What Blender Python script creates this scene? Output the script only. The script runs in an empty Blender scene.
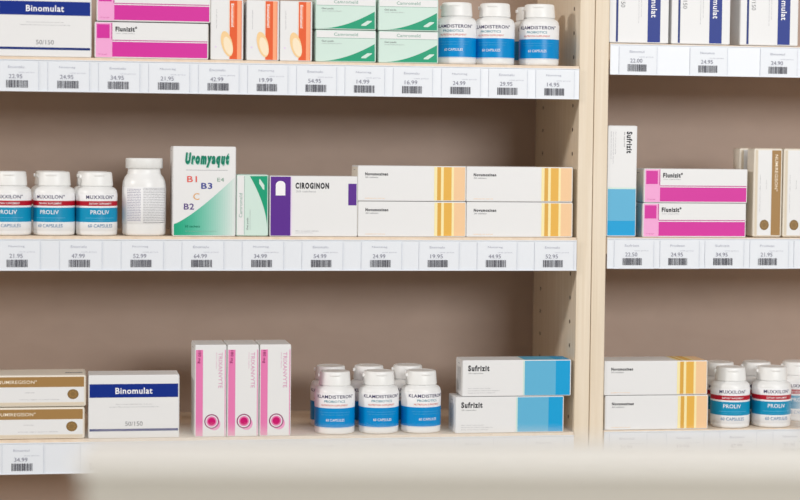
import bpy, bmesh, math, random
from mathutils import Matrix, Vector
random.seed(7)
C = bpy.context.scene.collection
D2R = math.radians

# ------------------------------------------------------------------ materials
def lin(c):
    return tuple(((x/255)/12.92 if x/255 <= .04045 else ((x/255+.055)/1.055)**2.4) for x in c)
MATS = {}
def mat(name, rgb, rough=.5, spec=.25, bump=0, bscale=400, coat=0, sss=0):
    if name in MATS: return MATS[name]
    m = bpy.data.materials.new(name); m.use_nodes = True
    nt = m.node_tree; b = nt.nodes['Principled BSDF']
    b.inputs['Base Color'].default_value = (*lin(rgb), 1)
    b.inputs['Roughness'].default_value = rough
    b.inputs['Specular IOR Level'].default_value = spec
    b.inputs['Coat Weight'].default_value = coat
    if bump:
        tc = nt.nodes.new('ShaderNodeTexCoord'); n = nt.nodes.new('ShaderNodeTexNoise'); n.inputs['Scale'].default_value = bscale
        bp = nt.nodes.new('ShaderNodeBump'); bp.inputs['Strength'].default_value = bump; bp.inputs['Distance'].default_value = .001
        nt.links.new(tc.outputs['Object'], n.inputs['Vector']); nt.links.new(n.outputs['Fac'], bp.inputs['Height']); nt.links.new(bp.outputs['Normal'], b.inputs['Normal'])
    MATS[name] = m; return m

def wood(name, c1, c2, sx=60, sz=2.0, rough=.5):
    m = bpy.data.materials.new(name); m.use_nodes = True
    nt = m.node_tree; b = nt.nodes['Principled BSDF']; b.inputs['Roughness'].default_value = rough
    b.inputs['Specular IOR Level'].default_value = .3
    tc = nt.nodes.new('ShaderNodeTexCoord'); mp = nt.nodes.new('ShaderNodeMapping'); mp.inputs['Scale'].default_value = (sx, sx, sz)
    n = nt.nodes.new('ShaderNodeTexNoise'); n.inputs['Scale'].default_value = 2.2; n.inputs['Detail'].default_value = 5; n.inputs['Distortion'].default_value = .4
    cr = nt.nodes.new('ShaderNodeValToRGB')
    cr.color_ramp.elements[0].position = .3; cr.color_ramp.elements[0].color = (*lin(c1), 1)
    cr.color_ramp.elements[1].position = .72; cr.color_ramp.elements[1].color = (*lin(c2), 1)
    nt.links.new(tc.outputs['Object'], mp.inputs['Vector']); nt.links.new(mp.outputs['Vector'], n.inputs['Vector'])
    nt.links.new(n.outputs['Fac'], cr.inputs['Fac']); nt.links.new(cr.outputs['Color'], b.inputs['Base Color'])
    bp = nt.nodes.new('ShaderNodeBump'); bp.inputs['Strength'].default_value = .08; bp.inputs['Distance'].default_value = .001
    nt.links.new(n.outputs['Fac'], bp.inputs['Height']); nt.links.new(bp.outputs['Normal'], b.inputs['Normal'])
    MATS[name] = m; return m

wood('maple', (232, 215, 190), (243, 229, 208), 70, 2.2)
wood('maple_shelf', (228, 206, 182), (240, 221, 198), 40, 30)
wood('taupe_back', (184, 162, 147), (189, 167, 152), 8, 14)
wood('dark_seam', (62, 42, 26), (78, 54, 34))
mat('board', (238, 238, 238), .42, .4, .05, 900)
mat('board_cream', (240, 232, 218), .45, .4)
mat('mint', (214, 236, 226), .4)
mat('mint_line', (150, 185, 172), .5)
mat('green', (8, 160, 118), .4)
mat('navy', (0, 42, 138), .4)
mat('navy_line', (18, 45, 120), .4)
mat('magenta', (218, 48, 162), .4)
mat('pale_magenta', (248, 172, 220), .4)
mat('edge_pink', (200, 60, 150), .4)
mat('orange', (236, 96, 44), .4)
mat('peach', (255, 172, 128), .4)
mat('tab_salmon', (250, 140, 95), .4)
mat('pill', (252, 214, 156), .4)
mat('pill_core', (255, 236, 204), .4)
mat('purple', (92, 38, 146), .4)
mat('lilac_edge', (236, 218, 244), .4)
mat('amber', (238, 184, 78), .4)
mat('amber_dark', (226, 172, 72), .4)
mat('butter', (255, 240, 180), .4)
mat('apricot', (250, 208, 160), .4)
mat('tan', (168, 130, 78), .4)
mat('tan_disc', (142, 112, 66), .45)
mat('beige', (226, 212, 190), .45)
mat('sky', (98, 184, 222), .4)
mat('azure', (0, 164, 222), .4)
mat('rose', (238, 128, 184), .4)
mat('rose_disc', (244, 160, 205), .4)
mat('ring', (150, 50, 110), .4)
mat('crimson', (208, 0, 110), .4)
mat('ink', (38, 38, 44), .5)
mat('ink_grey', (120, 120, 124), .6)
mat('ink_pale', (172, 172, 176), .6)
mat('white_ink', (250, 250, 252), .5)
mat('gap_dark', (45, 38, 34), .8)
mat('pe_white', (244, 244, 243), .34, .5, 0)
mat('pe_cap', (245, 245, 243), .4, .5, 0)
mat('label_white', (246, 246, 247), .4)
mat('klam_blue', (0, 144, 214), .3)
mat('mux_cyan', (16, 150, 194), .32)
mat('mux_red', (186, 22, 44), .35)
mat('teal_ink', (10, 140, 160), .5)
mat('red_ink', (215, 90, 80), .5)
mat('navy_ink', (60, 52, 96), .5)
mat('blue_ink', (50, 120, 170), .5)
mat('violet_ink', (150, 146, 172), .6)
mat('brand_green', (0, 128, 100), .5)
mat('mint_halo', (150, 214, 196), .5)
mat('v_red', (232, 84, 72), .5)
mat('v_blue', (44, 56, 150), .5)
mat('v_orange', (232, 170, 92), .5)
mat('v_purple', (84, 56, 130), .5)
mat('v_green', (120, 165, 140), .5)
mat('pink_ink', (222, 150, 190), .5)
mat('plum_ink', (140, 20, 90), .5)
mat('cream_ink', (248, 236, 214), .5)
mat('rail_white', (236, 240, 246), .35, .5)
mat('tag_paper', (237, 241, 247), .4, .4)
mat('tag_line', (205, 210, 220), .5)
mat('bar_ink', (84, 84, 94), .6)
mat('tag_ink', (135, 135, 152), .6)
mat('tag_ink_pale', (185, 188, 200), .6)
mat('counter_white', (238, 235, 228), .4)
mat('counter_shaded', (184, 179, 168), .5)  # front of the white counter, its shade painted in as grey
mat('floor_tile', (196, 188, 176), .3)
mat('wall_paint', (225, 220, 212), .7)
mat('steel', (150, 150, 150), .35)
mat('porcelain', (246, 247, 248), .3)

# ------------------------------------------------------------------ mesh builder
class MB:
    def __init__(s): s.v, s.f, s.m, s.names, s.sm = [], [], [], [], []
    def mi(s, n):
        if n not in s.names: s.names.append(n)
        return s.names.index(n)
    def add(s, vs, fs, m, smooth=False):
        o = len(s.v); s.v += [tuple(v) for v in vs]; k = s.mi(m)
        for f in fs: s.f.append(tuple(o+i for i in f)); s.m.append(k); s.sm.append(smooth)
    def box(s, x0, x1, y0, y1, z0, z1, m, bev=0, seg=2):
        if bev <= 0:
            vs = [(x, y, z) for x in (x0, x1) for y in (y0, y1) for z in (z0, z1)]
            s.add(vs, [(0,1,3,2),(4,6,7,5),(0,4,5,1),(2,3,7,6),(0,2,6,4),(1,5,7,3)], m); return
        bm = bmesh.new(); bmesh.ops.create_cube(bm, size=1)
        for v in bm.verts: v.co = ((v.co.x+.5)*(x1-x0)+x0, (v.co.y+.5)*(y1-y0)+y0, (v.co.z+.5)*(z1-z0)+z0)
        bmesh.ops.bevel(bm, geom=bm.edges[:], offset=bev, segments=seg, profile=.5, affect='EDGES')
        bm.verts.index_update(); s.add([v.co[:] for v in bm.verts], [[v.index for v in f.verts] for f in bm.faces], m); bm.free()
    def poly(s, pts, y, m):            # flat polygon facing -Y, pts (x,z) counter-clockwise seen from the front
        a = sum(pts[i][0]*pts[(i+1)%len(pts)][1]-pts[(i+1)%len(pts)][0]*pts[i][1] for i in range(len(pts)))
        if a < 0: pts = pts[::-1]
        s.add([(p[0], y, p[1]) for p in pts], [list(range(len(pts)))], m)
    def rect(s, x0, z0, x1, z1, y, m): s.poly([(x0,z0),(x1,z0),(x1,z1),(x0,z1)], y, m)
    def disc(s, cx, cz, rx, y, m, rz=None, tilt=0, n=28):
        rz = rz or rx; pts = []
        for i in range(n):
            t = 2*math.pi*i/n; a, b = rx*math.cos(t), rz*math.sin(t)
            pts.append((cx+a*math.cos(tilt)-b*math.sin(tilt), cz+a*math.sin(tilt)+b*math.cos(tilt)))
        s.poly(pts, y, m)
    def lathe(s, prof, n=48, segm=None, m='board', smooth=True, cap0=True, cap1=True):   # prof: (r,z) from the bottom up; segm: material per segment
        o = len(s.v)
        for r, z in prof:
            for i in range(n): t = 2*math.pi*i/n; s.v.append((r*math.cos(t), r*math.sin(t), z))
        for k in range(len(prof)-1):
            mm = s.mi(segm[k] if segm else m)
            for i in range(n):
                j = (i+1)%n
                s.f.append((o+k*n+i, o+k*n+j, o+(k+1)*n+j, o+(k+1)*n+i)); s.m.append(mm); s.sm.append(smooth)
        if cap0: s.f.append(tuple(o+i for i in range(n))[::-1]); s.m.append(s.mi(segm[0] if segm else m)); s.sm.append(False)
        if cap1: s.f.append(tuple(o+(len(prof)-1)*n+i for i in range(n))); s.m.append(s.mi(segm[-1] if segm else m)); s.sm.append(False)
    def build(s, name, parent=None):
        me = bpy.data.meshes.new(name); me.from_pydata(s.v, [], s.f)
        for n in s.names: me.materials.append(MATS[n])
        for p, k, q in zip(me.polygons, s.m, s.sm): p.material_index = k; p.use_smooth = q
        me.update(); o = bpy.data.objects.new(name, me); C.objects.link(o)
        if parent: o.parent = parent
        return o

def tag(o, label, cat=None, group=None, kind=None):
    if label: o['label'] = label
    if cat: o['category'] = cat
    if group: o['group'] = group
    if kind: o['kind'] = kind
    return o
def empty(name, loc=(0,0,0)):
    o = bpy.data.objects.new(name, None); o.empty_display_size = .02; o.location = loc; C.objects.link(o); return o
def copy_tree(o, parent=None):
    kids = list(o.children)
    c = o.copy(); C.objects.link(c)
    if parent: c.parent = parent
    for k in kids: copy_tree(k, c)
    return c

# ------------------------------------------------------------------ lettering
_tc = {}
def glyphs(text, bold=0, shear=0):
    key = (text, bold, shear)
    if key in _tc: return _tc[key]
    cu = bpy.data.curves.new('t', 'FONT'); cu.body = text; cu.resolution_u = 3; cu.offset = bold; cu.space_character = 1+bold*5; cu.shear = shear; cu.fill_mode = 'FRONT'
    ob = bpy.data.objects.new('t', cu); C.objects.link(ob)
    dg = bpy.context.evaluated_depsgraph_get(); dg.update()
    me = ob.evaluated_get(dg).to_mesh()
    vs = [(v.co.x, v.co.y) for v in me.vertices]; fs = [tuple(p.vertices) for p in me.polygons]
    ob.evaluated_get(dg).to_mesh_clear(); bpy.data.objects.remove(ob); bpy.data.curves.remove(cu)
    x0 = min(v[0] for v in vs); x1 = max(v[0] for v in vs); y0 = min(v[1] for v in vs); y1 = max(v[1] for v in vs)
    vs = [((x-x0)/(x1-x0), (y-y0)/(y1-y0)) for x, y in vs]
    _tc[key] = (vs, fs); return _tc[key]
def write(mb, text, x0, z0, w, h, y, m, bold=0, rot=0, shear=0):
    """flat text facing -Y; (x0,z0) lower-left of the unrotated text box; rot 90 = reads downward (clockwise), -90 = upward; box is then h wide, w tall"""
    if isinstance(mb, Print): mb = mb.pick(h)
    vs, fs = glyphs(text, bold, shear); out = []
    for a, b in vs:
        if rot == 0: out.append((x0+a*w, y, z0+b*h))
        elif rot == 90: out.append((x0+b*h, y, z0+w-a*w))
        else: out.append((x0+h-b*h, y, z0+a*w))
    mb.add(out, fs, m)
def write_round(mb, text, ac, z0, w, h, r, m, bold=0):      # text wrapped on a cylinder, ac = arc centre offset (m)
    if isinstance(mb, Print): mb = mb.pick(h)
    vs, fs = glyphs(text, bold); out = []
    for a, b in vs:
        t = (ac+(a-.5)*w)/r; out.append((r*math.sin(t), -r*math.cos(t), z0+b*h))
    mb.add(out, fs, m)
def strip_round(mb, a0, a1, z0, z1, r, m):
    if isinstance(mb, Print): mb = mb.small
    n = max(2, int(abs(a1-a0)/r/.15)); vs = []
    for i in range(n+1):
        t = (a0+(a1-a0)*i/n)/r; vs += [(r*math.sin(t), -r*math.cos(t), z0), (r*math.sin(t), -r*math.cos(t), z1)]
    mb.add(vs, [(2*i, 2*i+2, 2*i+3, 2*i+1) for i in range(n)], m)

class Print:                      # large lettering and fine print are two parts
    def __init__(s): s.big, s.small, s.mark = MB(), MB(), MB()
    def pick(s, h): return s.small if h <= .0032 else s.big
    def rect(s, *a): s.big.rect(*a)
    def disc(s, *a, **k): s.small.disc(*a, **k)
    def add(s, *a): s.small.add(*a)
    def build(s, name, parent):
        if s.big.v: s.big.build(name, parent)
        if s.small.v: s.small.build('fine_print', parent)
        if s.mark.v: s.mark.build('strength_mark', parent)

# ------------------------------------------------------------------ cartons (origin: bottom centre of the front face)
L1, L2, L3, L4 = -.00015, -.00028, -.00040, -.00052
def carton_body(w, d, h, m='board', flap=True, flap_m=None):
    b = MB(); b.box(-w/2, w/2, 0, d, 0, h, m, .0009, 2); return b
def side_flaps(root, w, d, h, m):
    for s in (-1, 1):
        q = MB(); x = s*(w/2+.0001)
        q.box(min(x, x+s*.0004), max(x, x+s*.0004), .0018, d-.0018, .0016, h-.0020, m, .0001, 1)
        q.box(min(x, x+s*.0006), max(x, x+s*.0006), d*.38, d*.62, h-.006, h-.0052, 'ink_pale')
        q.build('end_flap', root)

def make_bino():
    w, d, h = .1147, .050, .0808; r = empty('medicine_box')
    b = carton_body(w, d, h); W = w/2-.0012
    b.rect(-W, h-.0288, W, h-.0115, L1, 'navy'); b.rect(-W, .0088, W, .0118, L1, 'navy_line')
    b.build('carton', r); side_flaps(r, w, d, h, 'board')
    t = Print()
    write(t, 'Binomulat', -.0235, h-.0243, .047, .0080, L2, 'white_ink', .02)
    write(t, 'film-coated capsules for oral use', -.023, .0425, .046, .0014, L1, 'ink_pale')
    write(t, 'contains fifty capsules of one hundred and fifty mg', -.031, .0390, .062, .0014, L1, 'ink_pale')
    write(t.mark, '50/150', -.0110, .0155, .022, .0055, L1, 'ink_grey', -.004)
    t.build('lettering', r); return r
def make_flu():
    w, d, h = .1428, .055, .0452; r = empty('medicine_box')
    b = carton_body(w, d, h, 'board'); X = -w/2
    b.rect(X+.0012, .0010, X+.0218, h-.0010, L1, 'pale_magenta')
    b.rect(X+.0026, h-.0205, X+.0185, h-.0030, L2, 'magenta')
    b.rect(X+.0218, .0016, w/2-.0012, .0205, L1, 'magenta')
    b.rect(X+.0218, .0218, w/2-.0012, .0229, L1, 'edge_pink'); b.rect(X+.0208, .0229, X+.0218, h-.001, L2, 'edge_pink')
    b.build('carton', r); side_flaps(r, w, d, h, 'board_cream')
    t = Print()
    write(t, 'Flunizit°', X+.0258, h-.0118, .027, .0065, L2, 'ink', .045)
    write(t, 'ten capsules', X+.0262, h-.0150, .024, .0016, L2, 'ink_pale')
    write(t.mark, '10 mg caps', X+.0045, .0035, .011, .0018, L2, 'edge_pink')
    t.build('lettering', r); return r
def make_orange():
    w, d, h = .0410, .055, .0768; r = empty('medicine_box')
    b = carton_body(w, d, h, 'board'); X = -w/2
    b.rect(X+.0238, .001, X+.0335, h-.001, L1, 'orange'); b.rect(X+.0335, .001, X+.0385, h-.001, L1, 'peach'); b.rect(X+.0385, .001, X+.0392, h-.001, L1, 'orange')
    b.rect(X+.0225, .001, X+.0238, h-.001, L1, 'board_cream')
    b.disc(X+.0205, .0205, .0070, L2, 'pill', .0165, D2R(14)); b.disc(X+.0220, .0180, .0052, L3, 'pill_core', .0120, D2R(16))
    b.build('carton', r); side_flaps(r, w, d, h, 'board')
    t = Print()
    t.rect(X+.0252, .0415, X+.0298, h-.0045, L2, 'tab_salmon')
    write(t, 'Enomalumol', X+.0258, .0425, .029, .0034, L3, 'white_ink', .015, 90)
    write(t, 'soft gel capsules', X+.0065, .040, .024, .0014, L1, 'ink_pale', 0, 90)
    t.disc(X+.0062, .0165, .0012, L1, 'lilac_edge')
    t.build('lettering', r); return r
def make_mint():
    w, d, h = .0780, .050, .0408; r = empty('medicine_box')
    b = carton_body(w, d, h, 'mint'); W = w/2
    arc = [(-W+.010, .0012)] + [(-W+.010+(w-.0115)*k/14, .0012+.0225*((k/14)**1.7)) for k in range(1, 15)] + [(W-.0012, .0012)]
    b.poly(arc, L1, 'green')
    b.rect(-W+.0015, h-.0104, W-.0015, h-.0099, L1, 'mint_line')
    b.rect(-W+.0010, h-.0098, W-.001, h-.0010, L1, 'board')
    b.poly([(W-.0190, .0052), (W-.0130, .0052), (W-.0055, .0105), (W-.0050, .0118), (W-.0110, .0118), (W-.0185, .0068)], L2, 'mint')
    b.build('carton', r); side_flaps(r, w, d, h, 'mint')
    t = Print()
    write(t, 'Camromeld', -.0155, h-.0075, .031, .0042, L2, 'mint_line', .01)
    write(t, 'Gel pads', -W+.0075, h-.0158, .0155, .0027, L2, 'ink_grey', .005)
    write(t, 'twenty medicated plasters', -W+.0075, h-.0182, .026, .0014, L2, 'ink_pale')
    t.build('lettering', r); return r
def make_vitamin():
    w, d, h = .0797, .070, .1148; r = empty('vitamin_box')
    b = carton_body(w, d, h, 'board'); W = w/2
    # printed sweep that fades from green to white across the carton (ink tint, a row of strips)
    n = 26; base = (22, 168, 126); end = (230, 236, 233)
    for k in range(n):
        u0, u1 = k/n, (k+1)/n; t = u0**1.15
        nm = 'sweep_%d' % k; mat(nm, tuple(base[i]+(end[i]-base[i])*t**.9 for i in range(3)), .4)
        z = lambda u: .0155+.060*(u**1.25)
        x0, x1 = -W+.0012+u0*(w-.0024), -W+.0012+u1*(w-.0024)
        b.poly([(x0, .0012), (x1, .0012), (x1, z(u1)), (x0, z(u0))], L1, nm)
    b.build('carton', r); side_flaps(r, w, d, h, 'board')
    t = Print()
    write(t, 'Uromyaqut', -.0245, .0880, .0560, .0190, L3, 'brand_green', .07, 0, .22)
    write(t, 'Uromyaqut', -.0238, .0874, .0560, .0190, L2, 'mint_halo', .11, 0, .22)
    t.rect(-.0235, .0842, .0300, .0848, L1, 'ink_pale')
    write(t, 'B1', -.0220, .0690, .0125, .0078, L2, 'v_red', .01)
    write(t, 'B3', -.0040, .0605, .0140, .0078, L2, 'v_blue', .02)
    write(t, 'E4', .0165, .0700, .0085, .0048, L2, 'v_green', 0)
    write(t, 'C', -.0140, .0465, .0078, .0085, L2, 'v_orange', .0)
    write(t, 'B2', -.0260, .0340, .0130, .0078, L2, 'v_purple', .015)
    write(t, '30 sachets', -.0245, .0112, .019, .0030, L3, 'brand_green', .02)
    write(t, 'food supplement with vitamins', -.024, .0055, .040, .0016, L3, 'mint_line')
    t.build('lettering', r); return r
def make_ciro():
    w, d, h = .1137, .055, .0780; r = empty('medicine_box')
    b = carton_body(w, d, h, 'board'); X = -w/2
    b.rect(X+.0010, .001, X+.0268, h-.001, L1, 'purple'); b.rect(X+.0268, .001, X+.0285, h-.001, L1, 'lilac_edge')
    b.rect(w/2-.0120, h-.0375, w/2-.0012, h-.0095, L1, 'purple')
    b.build('carton', r); side_flaps(r, w, d, h, 'board')
    e = MB(); cx = X+.0137; zb = h-.0252
    e.poly([(cx-.0062, zb), (cx+.0062, zb), (cx+.0062, h-.0120)] + [(cx+.0062*math.cos(D2R(a)), h-.0120+.0055*math.sin(D2R(a))) for a in range(15, 180, 15)] + [(cx-.0062, h-.0120)], L2, 'white_ink')
    tag(e.build('emblem', r), 'white arched emblem on the purple stripe')
    t = Print()
    write(t, 'CIROGINON', X+.0330, h-.0165, .0435, .0080, L1, 'ink', .055)
    write(t, '20 tablets', X+.0335, h-.0210, .026, .0022, L1, 'ink_pale')
    write(t, 'film coated tablets', X+.0335, .0065, .030, .0015, L1, 'ink_pale')
    write(t, 'keep out of the reach of children', X+.0335, .0040, .022, .0013, L1, 'ink_pale')
    t.build('lettering', r); return r
def make_amber():
    w, d, h = .1426, .055, .0458; r = empty('medicine_box')
    b = carton_body(w, d, h, 'board'); X = -w/2
    for zt in (0,):
        for x0, x1, m in ((.1005, .1045, 'butter'), (.1045, .1095, 'amber_dark'), (.1095, .1130, 'butter'), (.1130, .1235, 'amber'), (.1235, .1265, 'butter'), (.1265, .1414, 'apricot')):
            b.rect(X+x0, .0012, X+x1, h-.0012, L1, m)
            b.add([(X+x0, .001, h+.0001), (X+x1, .001, h+.0001), (X+x1, d-.001, h+.0001), (X+x0, d-.001, h+.0001)], [(0,1,2,3)], m)
    b.build('carton', r); side_flaps(r, w, d, h, 'board_cream')
    t = Print()
    write(t, 'Novumoxinan', X+.0095, h-.0128, .0300, .0040, L1, 'ink', .045)
    write(t, '20 tablets', X+.0095, h-.0160, .017, .0018, L1, 'ink_grey')
    write(t, 'antibiotic for oral use', X+.0095, .0030, .026, .0014, L1, 'apricot')
    t.build('lettering', r); return r
def make_tan(depth):
    w, d, h = .1182, depth, .0402; r = empty('medicine_box')
    b = MB(); b.box(-w/2, w/2, 0, d, 0, h, 'board_cream', .0022, 3); X = -w/2
    b.rect(X+.0022, h-.0150, w/2-.0022, h-.0022, L1, 'tan')
    b.rect(X+.0022, .0022, w/2-.0022, .0052, L1, 'beige')
    b.rect(X+.0022, .0060, w/2-.0022, h-.0155, L1, 'board')
    b.build('carton', r); side_flaps(r, w, d, h, 'beige')
    e = MB(); e.disc(w/2-.0160, .0158, .0070, L2, 'tan_disc', .0064)
    for a in range(0, 360, 45): e.disc(w/2-.0160+.0038*math.cos(D2R(a)), .0158+.0034*math.sin(D2R(a)), .0009, L3, 'tan', n=10)
    tag(e.build('emblem', r), 'round brown seal printed on the carton')
    t = Print()
    write(t, 'NUMIREGISON°', X+.008, h-.0108, .0490, .0045, L2, 'cream_ink', .01)
    write(t, 'twenty eight coated tablets', X+.035, .0085, .050, .0013, L2, 'ink_pale')
    write(t, 'oral use', X+.042, .0175, .012, .0013, L2, 'ink_pale')
    t.mark.add([(w/2-.026, d*.35, h+.0002), (w/2-.004, d*.35, h+.0002), (w/2-.004, d*.42, h+.0002), (w/2-.026, d*.42, h+.0002)], [(0,1,2,3)], 'ink_grey')
    t.build('lettering', r); return r
def make_suf(h=.0478):
    w, d = .1462, .045; r = empty('medicine_box')
    b = carton_body(w, d, h, 'board'); X = -w/2
    for x0, x1, m in ((.0815, .0835, 'mint'), (.0835, .1255, 'sky'), (.1255, .1450, 'azure')):
        b.rect(X+x0, .0010, X+x1, h-.0010, L1, m)
        b.add([(X+x0, .001, h+.0001), (X+x1, .001, h+.0001), (X+x1, d-.001, h+.0001), (X+x0, d-.001, h+.0001)], [(0,1,2,3)], m)
    b.build('carton', r); side_flaps(r, w, d, h, 'board')
    t = Print()
    write(t, 'Sufrizit', X+.0075, h-.0145, .0285, .0078, L1, 'ink', .045)
    write(t, '30 capsules', X+.0078, h-.0185, .020, .0020, L1, 'ink_grey')
    for k, wd in enumerate((.030, .042, .036)): write(t, ('for oral use only', 'store below twenty five degrees', 'keep away from children')[k], X+.0078, .0098-k*.0030, wd, .0015, L1, 'ink_pale')
    for k in range(3): t.add([(-w/2-.0008, .012+.008*k, .006), (-w/2-.0008, .012+.008*k+.0016, .006), (-w/2-.0008, .012+.008*k+.0016, h-.010), (-w/2-.0008, .012+.008*k, h-.010)], [(0,3,2,1)], 'ink_grey')
    t.build('lettering', r); return r
def make_rose():
    w, d, h = .0400, .062, .1188; r = empty('medicine_box')
    b = carton_body(w, d, h, 'board'); X = -w/2
    b.rect(X+.0010, .001, X+.0100, h-.0065, L1, 'rose')
    b.rect(w/2-.0018, .001, w/2-.0008, h-.0065, L1, 'rose')
    b.add([(w/2+.0007, .004, .003), (w/2+.0007, d-.004, .003), (w/2+.0007, d-.004, h-.012), (w/2+.0007, .004, h-.012)], [(0,1,2,3)], 'rose')
    b.build('carton', r); side_flaps(r, w, d, h, 'board')
    e = MB(); cx, cz = X+.0215, .0198
    e.disc(cx+.0032, cz-.0034, .0080, L1, 'rose_disc'); e.disc(cx, cz, .0094, L2, 'ring'); e.disc(cx, cz, .0080, L3, 'board'); e.disc(cx, cz, .0066, L4, 'rose'); e.disc(cx, cz, .0048, -.0006, 'crimson')
    tag(e.build('emblem', r), 'crimson and pink target emblem')
    t = Print()
    write(t.mark, '180 mg', X+.0030, h-.0240, .0165, .0045, L2, 'plum_ink', .015, 90)
    write(t, 'TRIXANVYTE', X+.0300, h-.0560, .0460, .0050, L1, 'pink_ink', .0, 90)
    write(t, 'thirty tablets', X+.0268, h-.0310, .0210, .0014, L1, 'pink_ink', .0, 90)
    t.build('lettering', r); return r

# ------------------------------------------------------------------ bottles (origin: centre of the base)
def cap_mesh(r0, r1, z0, z1, lug=True):
    c = MB(); e = .0016
    c.lathe([(r0-.0006, z0), (r0, z0+.0006), (r0, z0+.0014), ((r0*.8+r1*.2), z0+(z1-z0)*.25), (r1, z1-e-.0006), (r1-.0004, z1-e*.6), (r1-.0010, z1-.0004), (r1-.0022, z1), (r1-.0045, z1), (r1-.0050, z1-.0004)], 48, m='pe_cap')
    if lug:
        # flip-top: thumb tab at the front, hinge ears at the side
        vs = []; n = 8
        for i in range(n+1):
            t = D2R(-20+40*i/n); k = 1-(abs(i-n/2)/(n/2))**2
            for rr, zz in ((r1+.0002, z1-.0060), (r1+.0006+.0012*k, z1-.0048), (r1+.0006+.0012*k, z1-.0036), (r1-.0002, z1-.0030)):
                vs.append((rr*math.sin(t), -rr*math.cos(t), zz))
        c.add(vs, [(4*i+j, 4*i+4+j, 4*i+5+j, 4*i+1+j) for i in range(n) for j in range(3)], 'pe_cap', True)
        a = D2R(60)
        c.box(-r1-.0026, -r1+.002, -.0022, .0022, z1-.0080, z1-.0036, 'pe_cap', .0008, 2)
    return c
R0 = .0262
def body_mesh(R, H, neck, zcap):
    b = MB()
    b.lathe([(R-.0030, 0), (R-.0010, .0006), (R-.0002, .0022), (R, .0040), (R, zcap-.0085), (R-.0008, zcap-.0052), (R-.0028, zcap-.0028), (R-.0060, zcap-.0010), (neck, zcap-.0002), (neck, zcap+.004)], 56, m='pe_white')
    return b
def make_klam():
    r = empty('pill_bottle'); H = .0810; zc = .0628
    body_mesh(R0, H, .0185, zc).build('bottle_body', r); cap_mesh(.0208, .0196, zc, H).build('cap', r)
    q = MB(); R = R0+.0003
    q.lathe([(R0+.00005, .0082), (R, .0084), (R, .0092), (R, .0345), (R, .0535), (R0+.00005, .0537)], 56, ['klam_blue', 'label_white', 'klam_blue', 'label_white', 'label_white'], cap0=False, cap1=False)
    lb = q.build('label', r); t = Print(); T = R+.0002
    write_round(t, 'KLAMDISTERON°', 0, .0472, .0545, .0046, T, 'navy_ink', .014)
    write_round(t, 'PROBIOTICS', -.001, .0418, .0280, .0030, T, 'teal_ink', .005)
    write_round(t, 'NUTRITION SUPPLEMENT', -.001, .0370, .0370, .0024, T, 'red_ink', 0)
    write_round(t, 'daily food supplement with cultures', 0, .0282, .044, .0014, T, 'sky')
    write_round(t, 'high strength formula for adults', 0, .0250, .040, .0013, T, 'sky')
    write_round(t.mark, '60 CAPSULES', .000, .0172, .0250, .0034, T, 'white_ink', .004)
    t.build('lettering', lb); return r
def make_mux():
    r = empty('pill_bottle'); H = .0810; zc = .0628
    body_mesh(R0, H, .0185, zc).build('bottle_body', r); cap_mesh(.0208, .0196, zc, H).build('cap', r)
    q = MB(); R = R0+.0003
    q.lathe([(R0+.00005, .0062), (R, .0064), (R, .0172), (R, .0355), (R, .0378), (R, .0440), (R, .0530), (R0+.00005, .0532)], 56, ['label_white', 'label_white', 'mux_cyan', 'label_white', 'mux_red', 'label_white', 'label_white'], cap0=False, cap1=False)
    lb = q.build('label', r); t = Print(); T = R+.0002
    write_round(t, 'MUXXILON°', 0, .0468, .0385, .0048, T, 'navy_ink', .012)
    write_round(t, 'DIETARY SUPPLEMENT', 0, .0396, .0300, .0023, T, 'white_ink', .01)
    write_round(t, 'PROLIV', -.001, .0272, .0245, .0052, T, 'white_ink', .008)
    strip_round(t, -.020, .020, .0222, .0228, T, 'sky')
    write_round(t, 'supports the liver', 0, .0190, .026, .0014, T, 'sky')
    write_round(t, '60 CAPSULES', .0, .0105, .0330, .0042, T, 'blue_ink', .0)
    t.build('lettering', lb); return r
def make_plain():
    r = empty('pill_bottle'); R = .0278; H = .0990
    b = MB(); b.lathe([(R-.003, 0), (R-.001, .0008), (R, .0035), (R, .0640), (R-.0006, .0690), (R-.0030, .0745), (R-.0062, .0785), (.0212, .0805), (.0208, .0830), (.0208, .0860)], 56, m='pe_white')
    b.build('bottle_body', r)
    c = MB(); c.lathe([(.0228, .0858), (.0236, .0862), (.0236, .0980), (.0230, .0988), (.0218, .0990)], 64, m='pe_cap', smooth=True)
    for i in range(64):
        a = 2*math.pi*i/64; c.add([(.0238*math.cos(a+k), .0238*math.sin(a+k), z) for k in (-.02, .02) for z in (.0866, .0975)], [(0,2,3,1)], 'pe_cap')
    c.build('cap', r)
    q = MB(); q.lathe([(R+.00005, .0150), (R+.0003, .0152), (R+.0003, .0620), (R+.00005, .0622)], 56, m='label_white', cap0=False, cap1=False)
    lb = q.build('label', r); t = Print(); rr = random.Random(3)
    for k in range(20):
        z = .0590-k*.0021
        x = -.026
        while x < -.0065: wd = rr.uniform(.0015, .0045); strip_round(t, x, min(x+wd, -.006), z, z+.0007, R+.0005, 'violet_ink'); x += wd+.0007
        x = -.003
        while x < .030: wd = rr.uniform(.0015, .0050); strip_round(t, x, x+wd, z, z+.0007, R+.0005, 'ink_pale'); x += wd+.0007
    strip_round(t, -.003, .031, .0165, .0171, R+.0005, 'ink_grey'); strip_round(t, -.003, .031, .0606, .0611, R+.0005, 'ink_pale')
    t.build('fine_print', lb); return r

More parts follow.
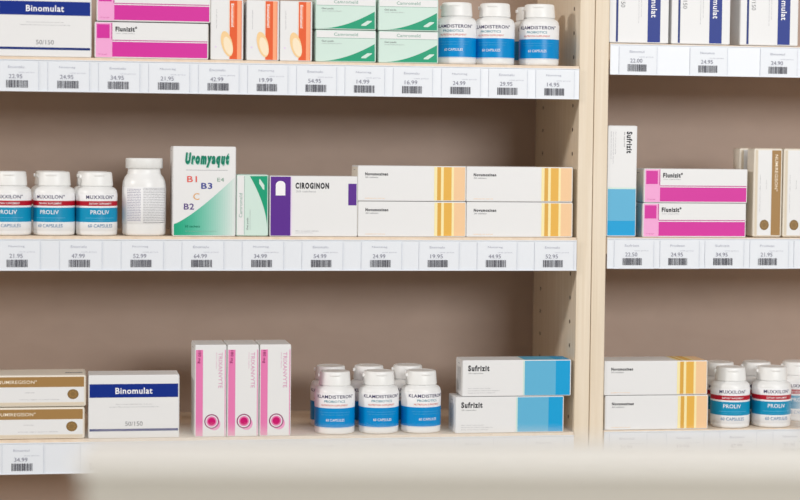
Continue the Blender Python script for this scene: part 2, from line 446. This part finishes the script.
# ------------------------------------------------------------------ the shelving
S = dict(LT=.107, LM=-.1183, LB=-.3767, RT=.138, RM=-.1178, RB=-.3752)
XL, XS, XR = .66336, .6836, .70312
BACK = .246
FL = -1.36
def shelving(x0, x1, tops, rails, side_l, side_r, label, top=.47):
    r = empty('shelving_unit', (0, 0, 0))
    tag(r, label, 'shelving', None)
    def P(a, b):
        m = MB(); m.box(a, b, .002, BACK+.006, FL, top, 'maple', .0011, 2); return m
    for a, b, inner in ((x0-side_l, x0, 1), (x1, x1+side_r, -1)):
        m = P(a, b)
        # drilled holes for the shelf pins: 32 mm pitch, front and back column
        xi = b if inner == 1 else a
        for yy in (.0331, .2010):
            for k in range(-24, 14):
                z = .0559-.032*k-.0
                n = 10; rad = .0028
                vs = [(xi+inner*.00015, yy+rad*math.cos(2*math.pi*i/n), z+rad*math.sin(2*math.pi*i/n)) for i in range(n)]
                m.add(vs, [list(range(n)) if inner == 1 else list(range(n))[::-1]], 'dark_seam')
        m.build('side_panel', r)
    m = MB(); m.box(x0, x1, BACK, BACK+.006, FL, top, 'taupe_back'); m.build('back_panel', r)
    m = MB(); m.box(x0, x1, .002, BACK, top-.02, top, 'maple', .001, 1); m.build('top_panel', r)
    m = MB(); m.box(x0, x1, .02, .03, FL, FL+.08, 'maple', .001, 1); m.build('plinth', r)
    for zt, lift in tops:
        m = MB(); m.box(x0+.0006, x1-.0006, .0012, BACK, zt-.022, zt, 'maple_shelf', .0008, 2)
        sh = m.build('shelf_board', r)
        rt = zt-lift
        m = MB(); m.box(x0+.0010, x1-.0008, -.0012, .0011, rt-.0402, rt, 'rail_white', .0005, 2)
        m.box(x0+.0010, x1-.0008, -.0024, -.0012, rt-.0012, rt, 'rail_white', .0003, 1); m.box(x0+.0010, x1-.0008, -.0024, -.0012, rt-.0402, rt-.0388, 'rail_white', .0003, 1)
        m.build('price_rail', sh)
    return r
LX0 = -.236; RX1 = 1.602
shelving(LX0, XL, [(S['LT'], .0035), (S['LM'], .0035), (S['LB'], .0035), (-.66, .0035), (-.95, .0035)], True, .018, XS-XL-.0002, 'wide pale wood shelving unit left of the double upright, with price rails')
shelving(XR, RX1, [(S['RT'], .0012), (S['RM'], .0012), (S['RB'], .0012), (-.655, .0012), (-.95, .0012)], True, XR-XS-.0006, .018, 'pale wood shelving unit right of the double upright, cut by the photo edge')

# ------------------------------------------------------------------ place the goods
def put(proto, first, x, yf, z, rot=0, yaw=0):
    o = proto if first else copy_tree(proto)
    o.location = (x, yf, z); o.rotation_euler = (0, D2R(rot), D2R(yaw)); return o
YF = .004
used = set()
def goods(proto, x, z, label, cat, group=None, rot=0, yaw=0, yf=YF):
    o = put(proto, id(proto) not in used, x, yf, z, rot, yaw); used.add(id(proto))
    tag(o, label, cat)
    if group: o['group'] = group
    elif 'group' in o: del o['group']
    return o
E_ = .0003
P = make_bino(); G = 'white cartons with a navy band'
goods(P, -.0280, S['LT']+E_, 'white carton with navy band lying on the top left shelf beside magenta cartons', 'box', G)
goods(P, .0845, S['LB']+E_, 'white navy banded carton between brown banded cartons and slim pink boxes, bottom shelf', 'box', G)
for x, l in ((.7036, 'white navy striped carton standing on end, top right shelf, next to the upright'),
             (.7884, 'middle one of three white navy striped cartons standing on end on the top right shelf'),
             (.8833, 'white carton with navy stripe standing on end, rightmost on the top right shelf')):
    goods(P, x, S['RT']+E_+.0008+.1147/2, l, 'box', G, rot=90)
P = make_flu(); G = 'magenta and white cartons lying in stacks of two'
goods(P, .1053, S['LT']+E_, 'lower magenta and white carton of the stack on the top left shelf', 'box', G)
goods(P, .1077, S['LT']+.0455+E_*2+.0006, 'upper magenta carton of the stack on the top left shelf, cut by the photo edge', 'box', G)
goods(P, .8249, S['RM']+E_, 'lower magenta and white carton of the stack on the middle right shelf', 'box', G)
goods(P, .8260, S['RM']+.0455+E_*2, 'upper magenta and white carton of the stack on the middle right shelf', 'box', G)
P = make_orange(); G = 'orange striped cartons on the top left shelf'
for x, l in ((.2005, 'orange striped white carton with pill picture, leftmost of three, beside the magenta cartons'),
             (.2463, 'orange striped white carton with pill picture, middle one of three on the top shelf'),
             (.2890, 'orange striped white carton with pill picture, rightmost, beside the mint green cartons')):
    goods(P, x, S['LT']+E_, l, 'box', G)
P = make_mint(); G = 'mint and green cartons'
for x, k, l in ((.3537, 0, 'mint green carton, lower left of the four stacked on the top shelf'), (.4355, 0, 'mint green carton, lower right of the four, beside the blue banded bottles'),
                (.3533, 1, 'mint green carton, upper left of the four stacked on the top shelf'), (.4350, 1, 'mint green carton, upper right of the four stacked on the top shelf')):
    goods(P, x, S['LT']+E_+k*.0416, l, 'box', G)
goods(P, .2548, S['LM']+E_+.0398, 'mint green carton standing between the vitamin carton and the purple striped carton', 'box', G, rot=-90)
goods(make_vitamin(), .1728, S['LM']+E_, 'tall white and green vitamin carton with coloured letters B1 B2 B3 C', 'box')
goods(make_ciro(), .3137, S['LM']+E_, 'white carton with a broad purple stripe and bold black lettering', 'box')
P = make_amber(); G = 'long white cartons with amber stripes'
for x, z, l in ((.4429, 0, 'amber striped white carton, lower left of the four on the middle shelf'), (.5862, 0, 'amber striped white carton, lower right of the four, next to the upright'),
                (.4422, 1, 'amber striped white carton, upper left of the four on the middle shelf'), (.5856, 1, 'amber striped white carton, upper right of the four on the middle shelf')):
    goods(P, x, S['LM']+E_+z*.0464, l, 'box', G)
goods(P, .7770, S['RB']+E_, 'lower amber striped white carton on the bottom right shelf', 'box', G)
goods(P, .7754, S['RB']+E_+.0464, 'upper amber striped white carton on the bottom right shelf', 'box', G)
P = make_tan(.070); G = 'cream cartons with a brown band'
goods(P, -.0370, S['LB']+E_, 'lower brown banded cream carton lying at the left end of the bottom shelf', 'box', G)
goods(P, -.0355, S['LB']+E_+.0412, 'upper brown banded cream carton lying at the left end of the bottom shelf', 'box', G)
P = make_tan(.028)
for x, y, l in ((.9062, YF, 'brown banded cream carton standing right beside the magenta stack, front row'), (.9480, YF, 'brown banded cream carton standing on end at the right photo edge, front row'),
                (.9000, .044, 'cream carton standing behind the front brown banded one, just past the magenta stack'), (.9428, .044, 'cream carton standing hidden behind the brown banded one at the right photo edge')):
    goods(P, x, S['RM']+E_+.0599, l, 'box', G, rot=90, yf=y)
P = make_suf(); G = 'white and blue cartons'
goods(P, .5764, S['LB']+E_, 'lower white and blue carton of the pair on the bottom left shelf', 'box', G, yaw=.6)
goods(P, .5853, S['LB']+E_+.0484, 'upper white and blue carton of the pair, shifted right on the bottom left shelf', 'box', G, yaw=-.5)
goods(make_suf(.0400), .7040, S['RM']+E_+.0739, 'white and blue carton standing on end on the middle right shelf by the upright', 'box', G, rot=90)
P = make_rose(); G = 'slim white and pink cartons standing upright'
for x, yw, l in ((.1822, .8, 'slim pink striped carton standing upright, leftmost of three with target emblems'), (.2238, .6, 'slim pink striped carton standing upright, middle one of three with target emblems'),
              (.2656, .6, 'slim pink striped carton standing upright, rightmost of three with target emblems')):
    goods(P, x, S['LB']+E_, l, 'box', G, yaw=yw)

def bottle(proto, x, y, z, rel, label, group):
    a = math.degrees(math.atan2(x, 2.546+y))
    o = put(proto, id(proto) not in used, x, y, z+E_, 0, -a+rel); used.add(id(proto)); tag(o, label, 'bottle', group); return o
P = make_klam(); G = 'white pill bottles with a blue band'
YB = .0322
for x, y, r_, rel, l in (
    (.5040, YB, 'LT', -8, 'blue banded white pill bottle on the top shelf, next to the mint green cartons'),
    (.5553, YB, 'LT', -10, 'blue banded white pill bottle on the top shelf, middle one of the front three'),
    (.6155, YB, 'LT', -5, 'blue banded white pill bottle on the top shelf, nearest the wooden upright'),
    (.6175, .0875, 'LT', 20, 'blue banded bottle half hidden behind the bottle nearest the upright, top shelf'),
    (.3470, YB, 'LB', 2, 'blue banded white pill bottle on the bottom shelf, leftmost of the front row'),
    (.4055, YB, 'LB', 12, 'blue banded white pill bottle on the bottom shelf, middle of the front row'),
    (.4620, YB, 'LB', 22, 'blue banded pill bottle, bottom shelf front row, beside the blue and white cartons'),
    (.3493, .096, 'LB', -12, 'blue banded pill bottle in the back row, leftmost, on the bottom shelf'),
    (.4015, .096, 'LB', 15, 'blue banded pill bottle in the back row, middle, on the bottom shelf'),
    (.4551, .098, 'LB', 10, 'blue banded pill bottle in the back row, rightmost, on the bottom shelf')):
    bottle(P, x, y, S[r_], rel, l, G)
P = make_mux(); G = 'white pill bottles with red and turquoise bands'
for x, y, r_, rel, l in (
    (-.0712, YB, 'LM', -7, 'red and turquoise banded bottle cut by the left photo edge, middle shelf'),
    (-.0165, YB, 'LM', -12, 'red banded bottle on the middle left shelf, middle of the front three'),
    (.0370, YB, 'LM', 12, 'red banded bottle on the middle left shelf, next to the plain white bottle'),
    (-.0214, .090, 'LM', 5, 'red banded bottle behind the middle one of three on the middle left shelf'),
    (.0328, .090, 'LM', 25, 'red banded bottle hidden behind the one next to the plain white bottle'),
    (.8880, .0298, 'RB', 9, 'red banded bottle in front on the bottom right shelf, beside amber striped cartons'),
    (.9465, .0298, 'RB', 19, 'red banded bottle on the bottom right shelf, second in the front row'),
    (.8922, .090, 'RB', 10, 'red banded bottle in the back row beside the amber cartons, bottom right shelf'),
    (.9458, .090, 'RB', 20, 'red banded bottle in the middle of the back row, bottom right shelf'),
    (1.0045, .090, 'RB', 15, 'red and turquoise banded bottle in the back row at the right photo edge')):
    bottle(P, x, y, S[r_], rel, l, G)
bottle(make_plain(), .0975, .0345, S['LM'], 4, 'tall plain white pill bottle with grey fine print, beside the vitamin carton', None)

# ------------------------------------------------------------------ price tags
def price_tag(x, zt, price, name, label, group, drop=0.0, w=.0520, seed=0):
    r = empty('price_tag', (x, -.0012, zt-.0395)); tag(r, label, 'price tag', group)
    m = MB(); H = .0377
    m.box(-.0252, -.0252+w, -.0006, -.0001, -drop+.0004, H-.0006, 'tag_paper')
    m.rect(-.0252, .0010, -.0248, H-.001, -.0010, 'tag_line'); m.rect(w-.0256, .0010, w-.0252, H-.001, -.0010, 'tag_line')
    m.build('card', r)
    b = MB(); rr = random.Random(seed); X = -.0133
    while X < .0128:
        wd = rr.choice((.0005, .0008, .0011, .0014)); b.rect(X, .0040, min(X+wd, .0133), .0134, -.0011, 'bar_ink'); X += wd+rr.choice((.0004, .0006, .0008))
    b.build('barcode', r)
    t = MB()
    write(t, price, -.0100, .0156, .0165, .0052, -.0011, 'tag_ink', .0)
    write(t, 'unit price', .0025, .0222, .0190, .0017, -.0011, 'tag_ink_pale')
    write(t, name, -.0110, .0285, .0200, .0030, -.0011, 'tag_ink_pale')
    t.build('price_lettering', r)
names = ['Flunizit', 'Enomalu', 'Sufrizit', 'Novumox', 'Camrom', 'Numireg', 'Prolivan', 'Binomul']
rows = {
 'LT': ([-.0624, .0007, .0636, .1264, .1892, .2518, .3145, .3772, .44, .5034, .5659, .6289],
        ['22.95', '24.95', '34.95', '21.95', '42.99', '19.99', '54.95', '14.99', '16.99', '24.99', '29.95', '14.95'],
        ['under the navy carton, left', 'under the navy carton, right', 'under the left end of the magenta cartons', 'under the right half of the magenta cartons',
         'under the leftmost orange striped carton', 'under the middle orange striped carton', 'between orange and mint cartons', 'under the left mint green stack', 'under the right mint green stack',
         'under the first blue banded bottle', 'under the second blue banded bottle', 'at the right end, next to the upright'], 'top left shelf', .0520),
 'LM': ([-.0617, .0154, .0927, .1695, .2463, .3233, .4004, .4763, .5536, .6303],
        ['21.95', '47.99', '52.99', '64.99', '34.99', '54.99', '24.99', '19.95', '44.95', '52.95'],
        ['under the bottle at the photo edge', 'between two red banded bottles', 'under the plain white bottle', 'under the vitamin carton', 'under the standing mint carton',
         'under the purple striped carton', 'under the left end of the amber cartons', 'under the left amber cartons', 'under the right amber cartons', 'at the right end, next to the upright'], 'middle left shelf', .0535),
 'LB': ([-.0557, .0417, .1343, .2319, .3307, .4307, .5267, .6225],
        ['34.99', '21.95', '19.95', '24.95', '29.95', '14.99', '34.95', '22.95'],
        ['fully readable at the left end', 'under the navy banded carton', 'faint, just left of the pink boxes', 'faint, under the pink boxes', 'faint, under the first bottles',
         'faint, between the second and third bottles', 'under the left part of the blue cartons', 'under the right part of the blue cartons'], 'bottom left shelf', .0520),
 'RT': ([.7409, .8377, .935], ['22.00', '24.95', '24.90'], ['next to the upright', 'in the middle', 'at the right'], 'top right shelf', .0520),
 'RM': ([.7384, .8011, .8632, .9257, .9876], ['22.50', '24.95', '34.95', '21.95', '19.95'],
        ['next to the upright', 'under the left half of the magenta stack', 'under the right half of the magenta stack', 'under the standing brown banded carton', 'cut by the right photo edge'], 'middle right shelf', .0545),
 'RB': ([.7358, .8147, .8887, .9634], ['24.99', '19.99', '47.99', '21.95'],
        ['under the left part of the amber cartons', 'under the right part of the amber cartons', 'faint, under the first banded bottle', 'faint, under the second banded bottle'], 'bottom right shelf', .0520)}
sd = 0
for k, (xs, ps, wh, nm, w) in rows.items():
    zt = S[k]-(.0035 if k[0] == 'L' else .0012)
    for i, x in enumerate(xs):
        sd += 1
        price_tag(x, zt, ps[i], names[(i*3+sd) % 8], 'price tag reading %s, %s, %s' % (ps[i], nm, wh[i]), 'price tags on the %s' % nm,
                  drop=(.0014 if k == 'RM' and i in (0, 1, 3) else 0), w=w, seed=sd)

# ------------------------------------------------------------------ service counter in the foreground (far out of focus)
CNT_A = (.0030, -1.5460); ca = D2R(-7.0)
r = empty('service_counter', (CNT_A[0], CNT_A[1], FL)); r.rotation_euler = (0, 0, ca)
tag(r, 'long white service counter, blurred in the foreground in front of the shelves', 'counter')
H = -.1582-FL
m = MB(); m.box(.004, 1.30, .004, .076, 0, H-.006, 'counter_shaded', .002, 2); m.build('counter_body', r)
m = MB(); m.box(0, 1.30, 0, .084, H-.006, H, 'counter_white', .0025, 3); m.build('counter_top', r)

# white round tub standing on the counter, at the right edge of the view
cx, cy = .4340, -1.485
r = empty('round_tub', (cx, cy, -.1582+.0002)); tag(r, 'low white round tub with lid on the counter, blurred at the right photo edge', 'tub')
m = MB(); m.lathe([(.024, 0), (.026, .001), (.0265, .004), (.0265, .013), (.0255, .015), (.023, .016)], 48, m='porcelain'); m.build('tub_body', r)
m = MB(); m.lathe([(.0245, .0162), (.0252, .0166), (.0252, .0200), (.0240, .0212), (.006, .0225), (.005, .0240)], 48, m='porcelain'); m.build('lid', r)

# ------------------------------------------------------------------ room
def struct(name, m): o = m.build(name); o['kind'] = 'structure'; return o
m = MB(); m.box(-4, 4, -5, .30, FL-.05, FL, 'floor_tile'); struct('floor', m)
m = MB(); m.box(-4, 4, .26, .30, FL, 1.45, 'wall_paint'); struct('wall_back', m)

# ------------------------------------------------------------------ light
def area(name, loc, target, sx, sy, power, col):
    l = bpy.data.lights.new(name, 'AREA'); l.shape = 'RECTANGLE'; l.size = sx; l.size_y = sy; l.energy = power; l.color = col
    o = bpy.data.objects.new(name, l); o.location = loc
    o.rotation_euler = (Vector(target)-Vector(loc)).to_track_quat('-Z', 'Y').to_euler(); C.objects.link(o); return o
area('ceiling_lamp_front', (.9, -3.5, 2.6), (.45, 0, -.2), 1.8, .5, 30, (1, .98, .96))
area('ceiling_lamp_left', (-4.4, -1.65, 1.75), (.5, 0, 0), .45, .45, 85, (1, .96, .92))
area('fill_light_behind', (2.2, -4.6, .90), (.5, 0, -.1), 2.0, 1.0, 112, (.98, .99, 1))  # added frontal fill from behind the camera, not an actual window
w = bpy.data.worlds.new('World'); bpy.context.scene.world = w; w.use_nodes = True
bg = w.node_tree.nodes['Background']; bg.inputs['Color'].default_value = (1.0, .97, .94, 1); bg.inputs['Strength'].default_value = .36

# ------------------------------------------------------------------ camera
cam = bpy.data.cameras.new('camera'); co = bpy.data.objects.new('camera', cam); C.objects.link(co)
rt = Vector((.98629359, -.16466939, .01043809)); up = Vector((-.0016784, .05324534, .99858005)); fw = Vector((.16499135, .98491062, -.05223916))
M = Matrix((rt, up, -fw)).transposed().to_4x4(); M.translation = (0, -2.54593, 0); co.matrix_world = M
cam.sensor_width = 36; cam.lens = 1989.54/800*36; cam.clip_start = .05; cam.clip_end = 50
cam.dof.use_dof = True; cam.dof.focus_distance = 2.60; cam.dof.aperture_fstop = 3.2
sc = bpy.context.scene; sc.camera = co
sc.view_settings.view_transform = 'Standard'; sc.view_settings.look = 'None'; sc.view_settings.gamma = 1; sc.view_settings.use_curve_mapping = False
sc.view_settings.exposure = 0
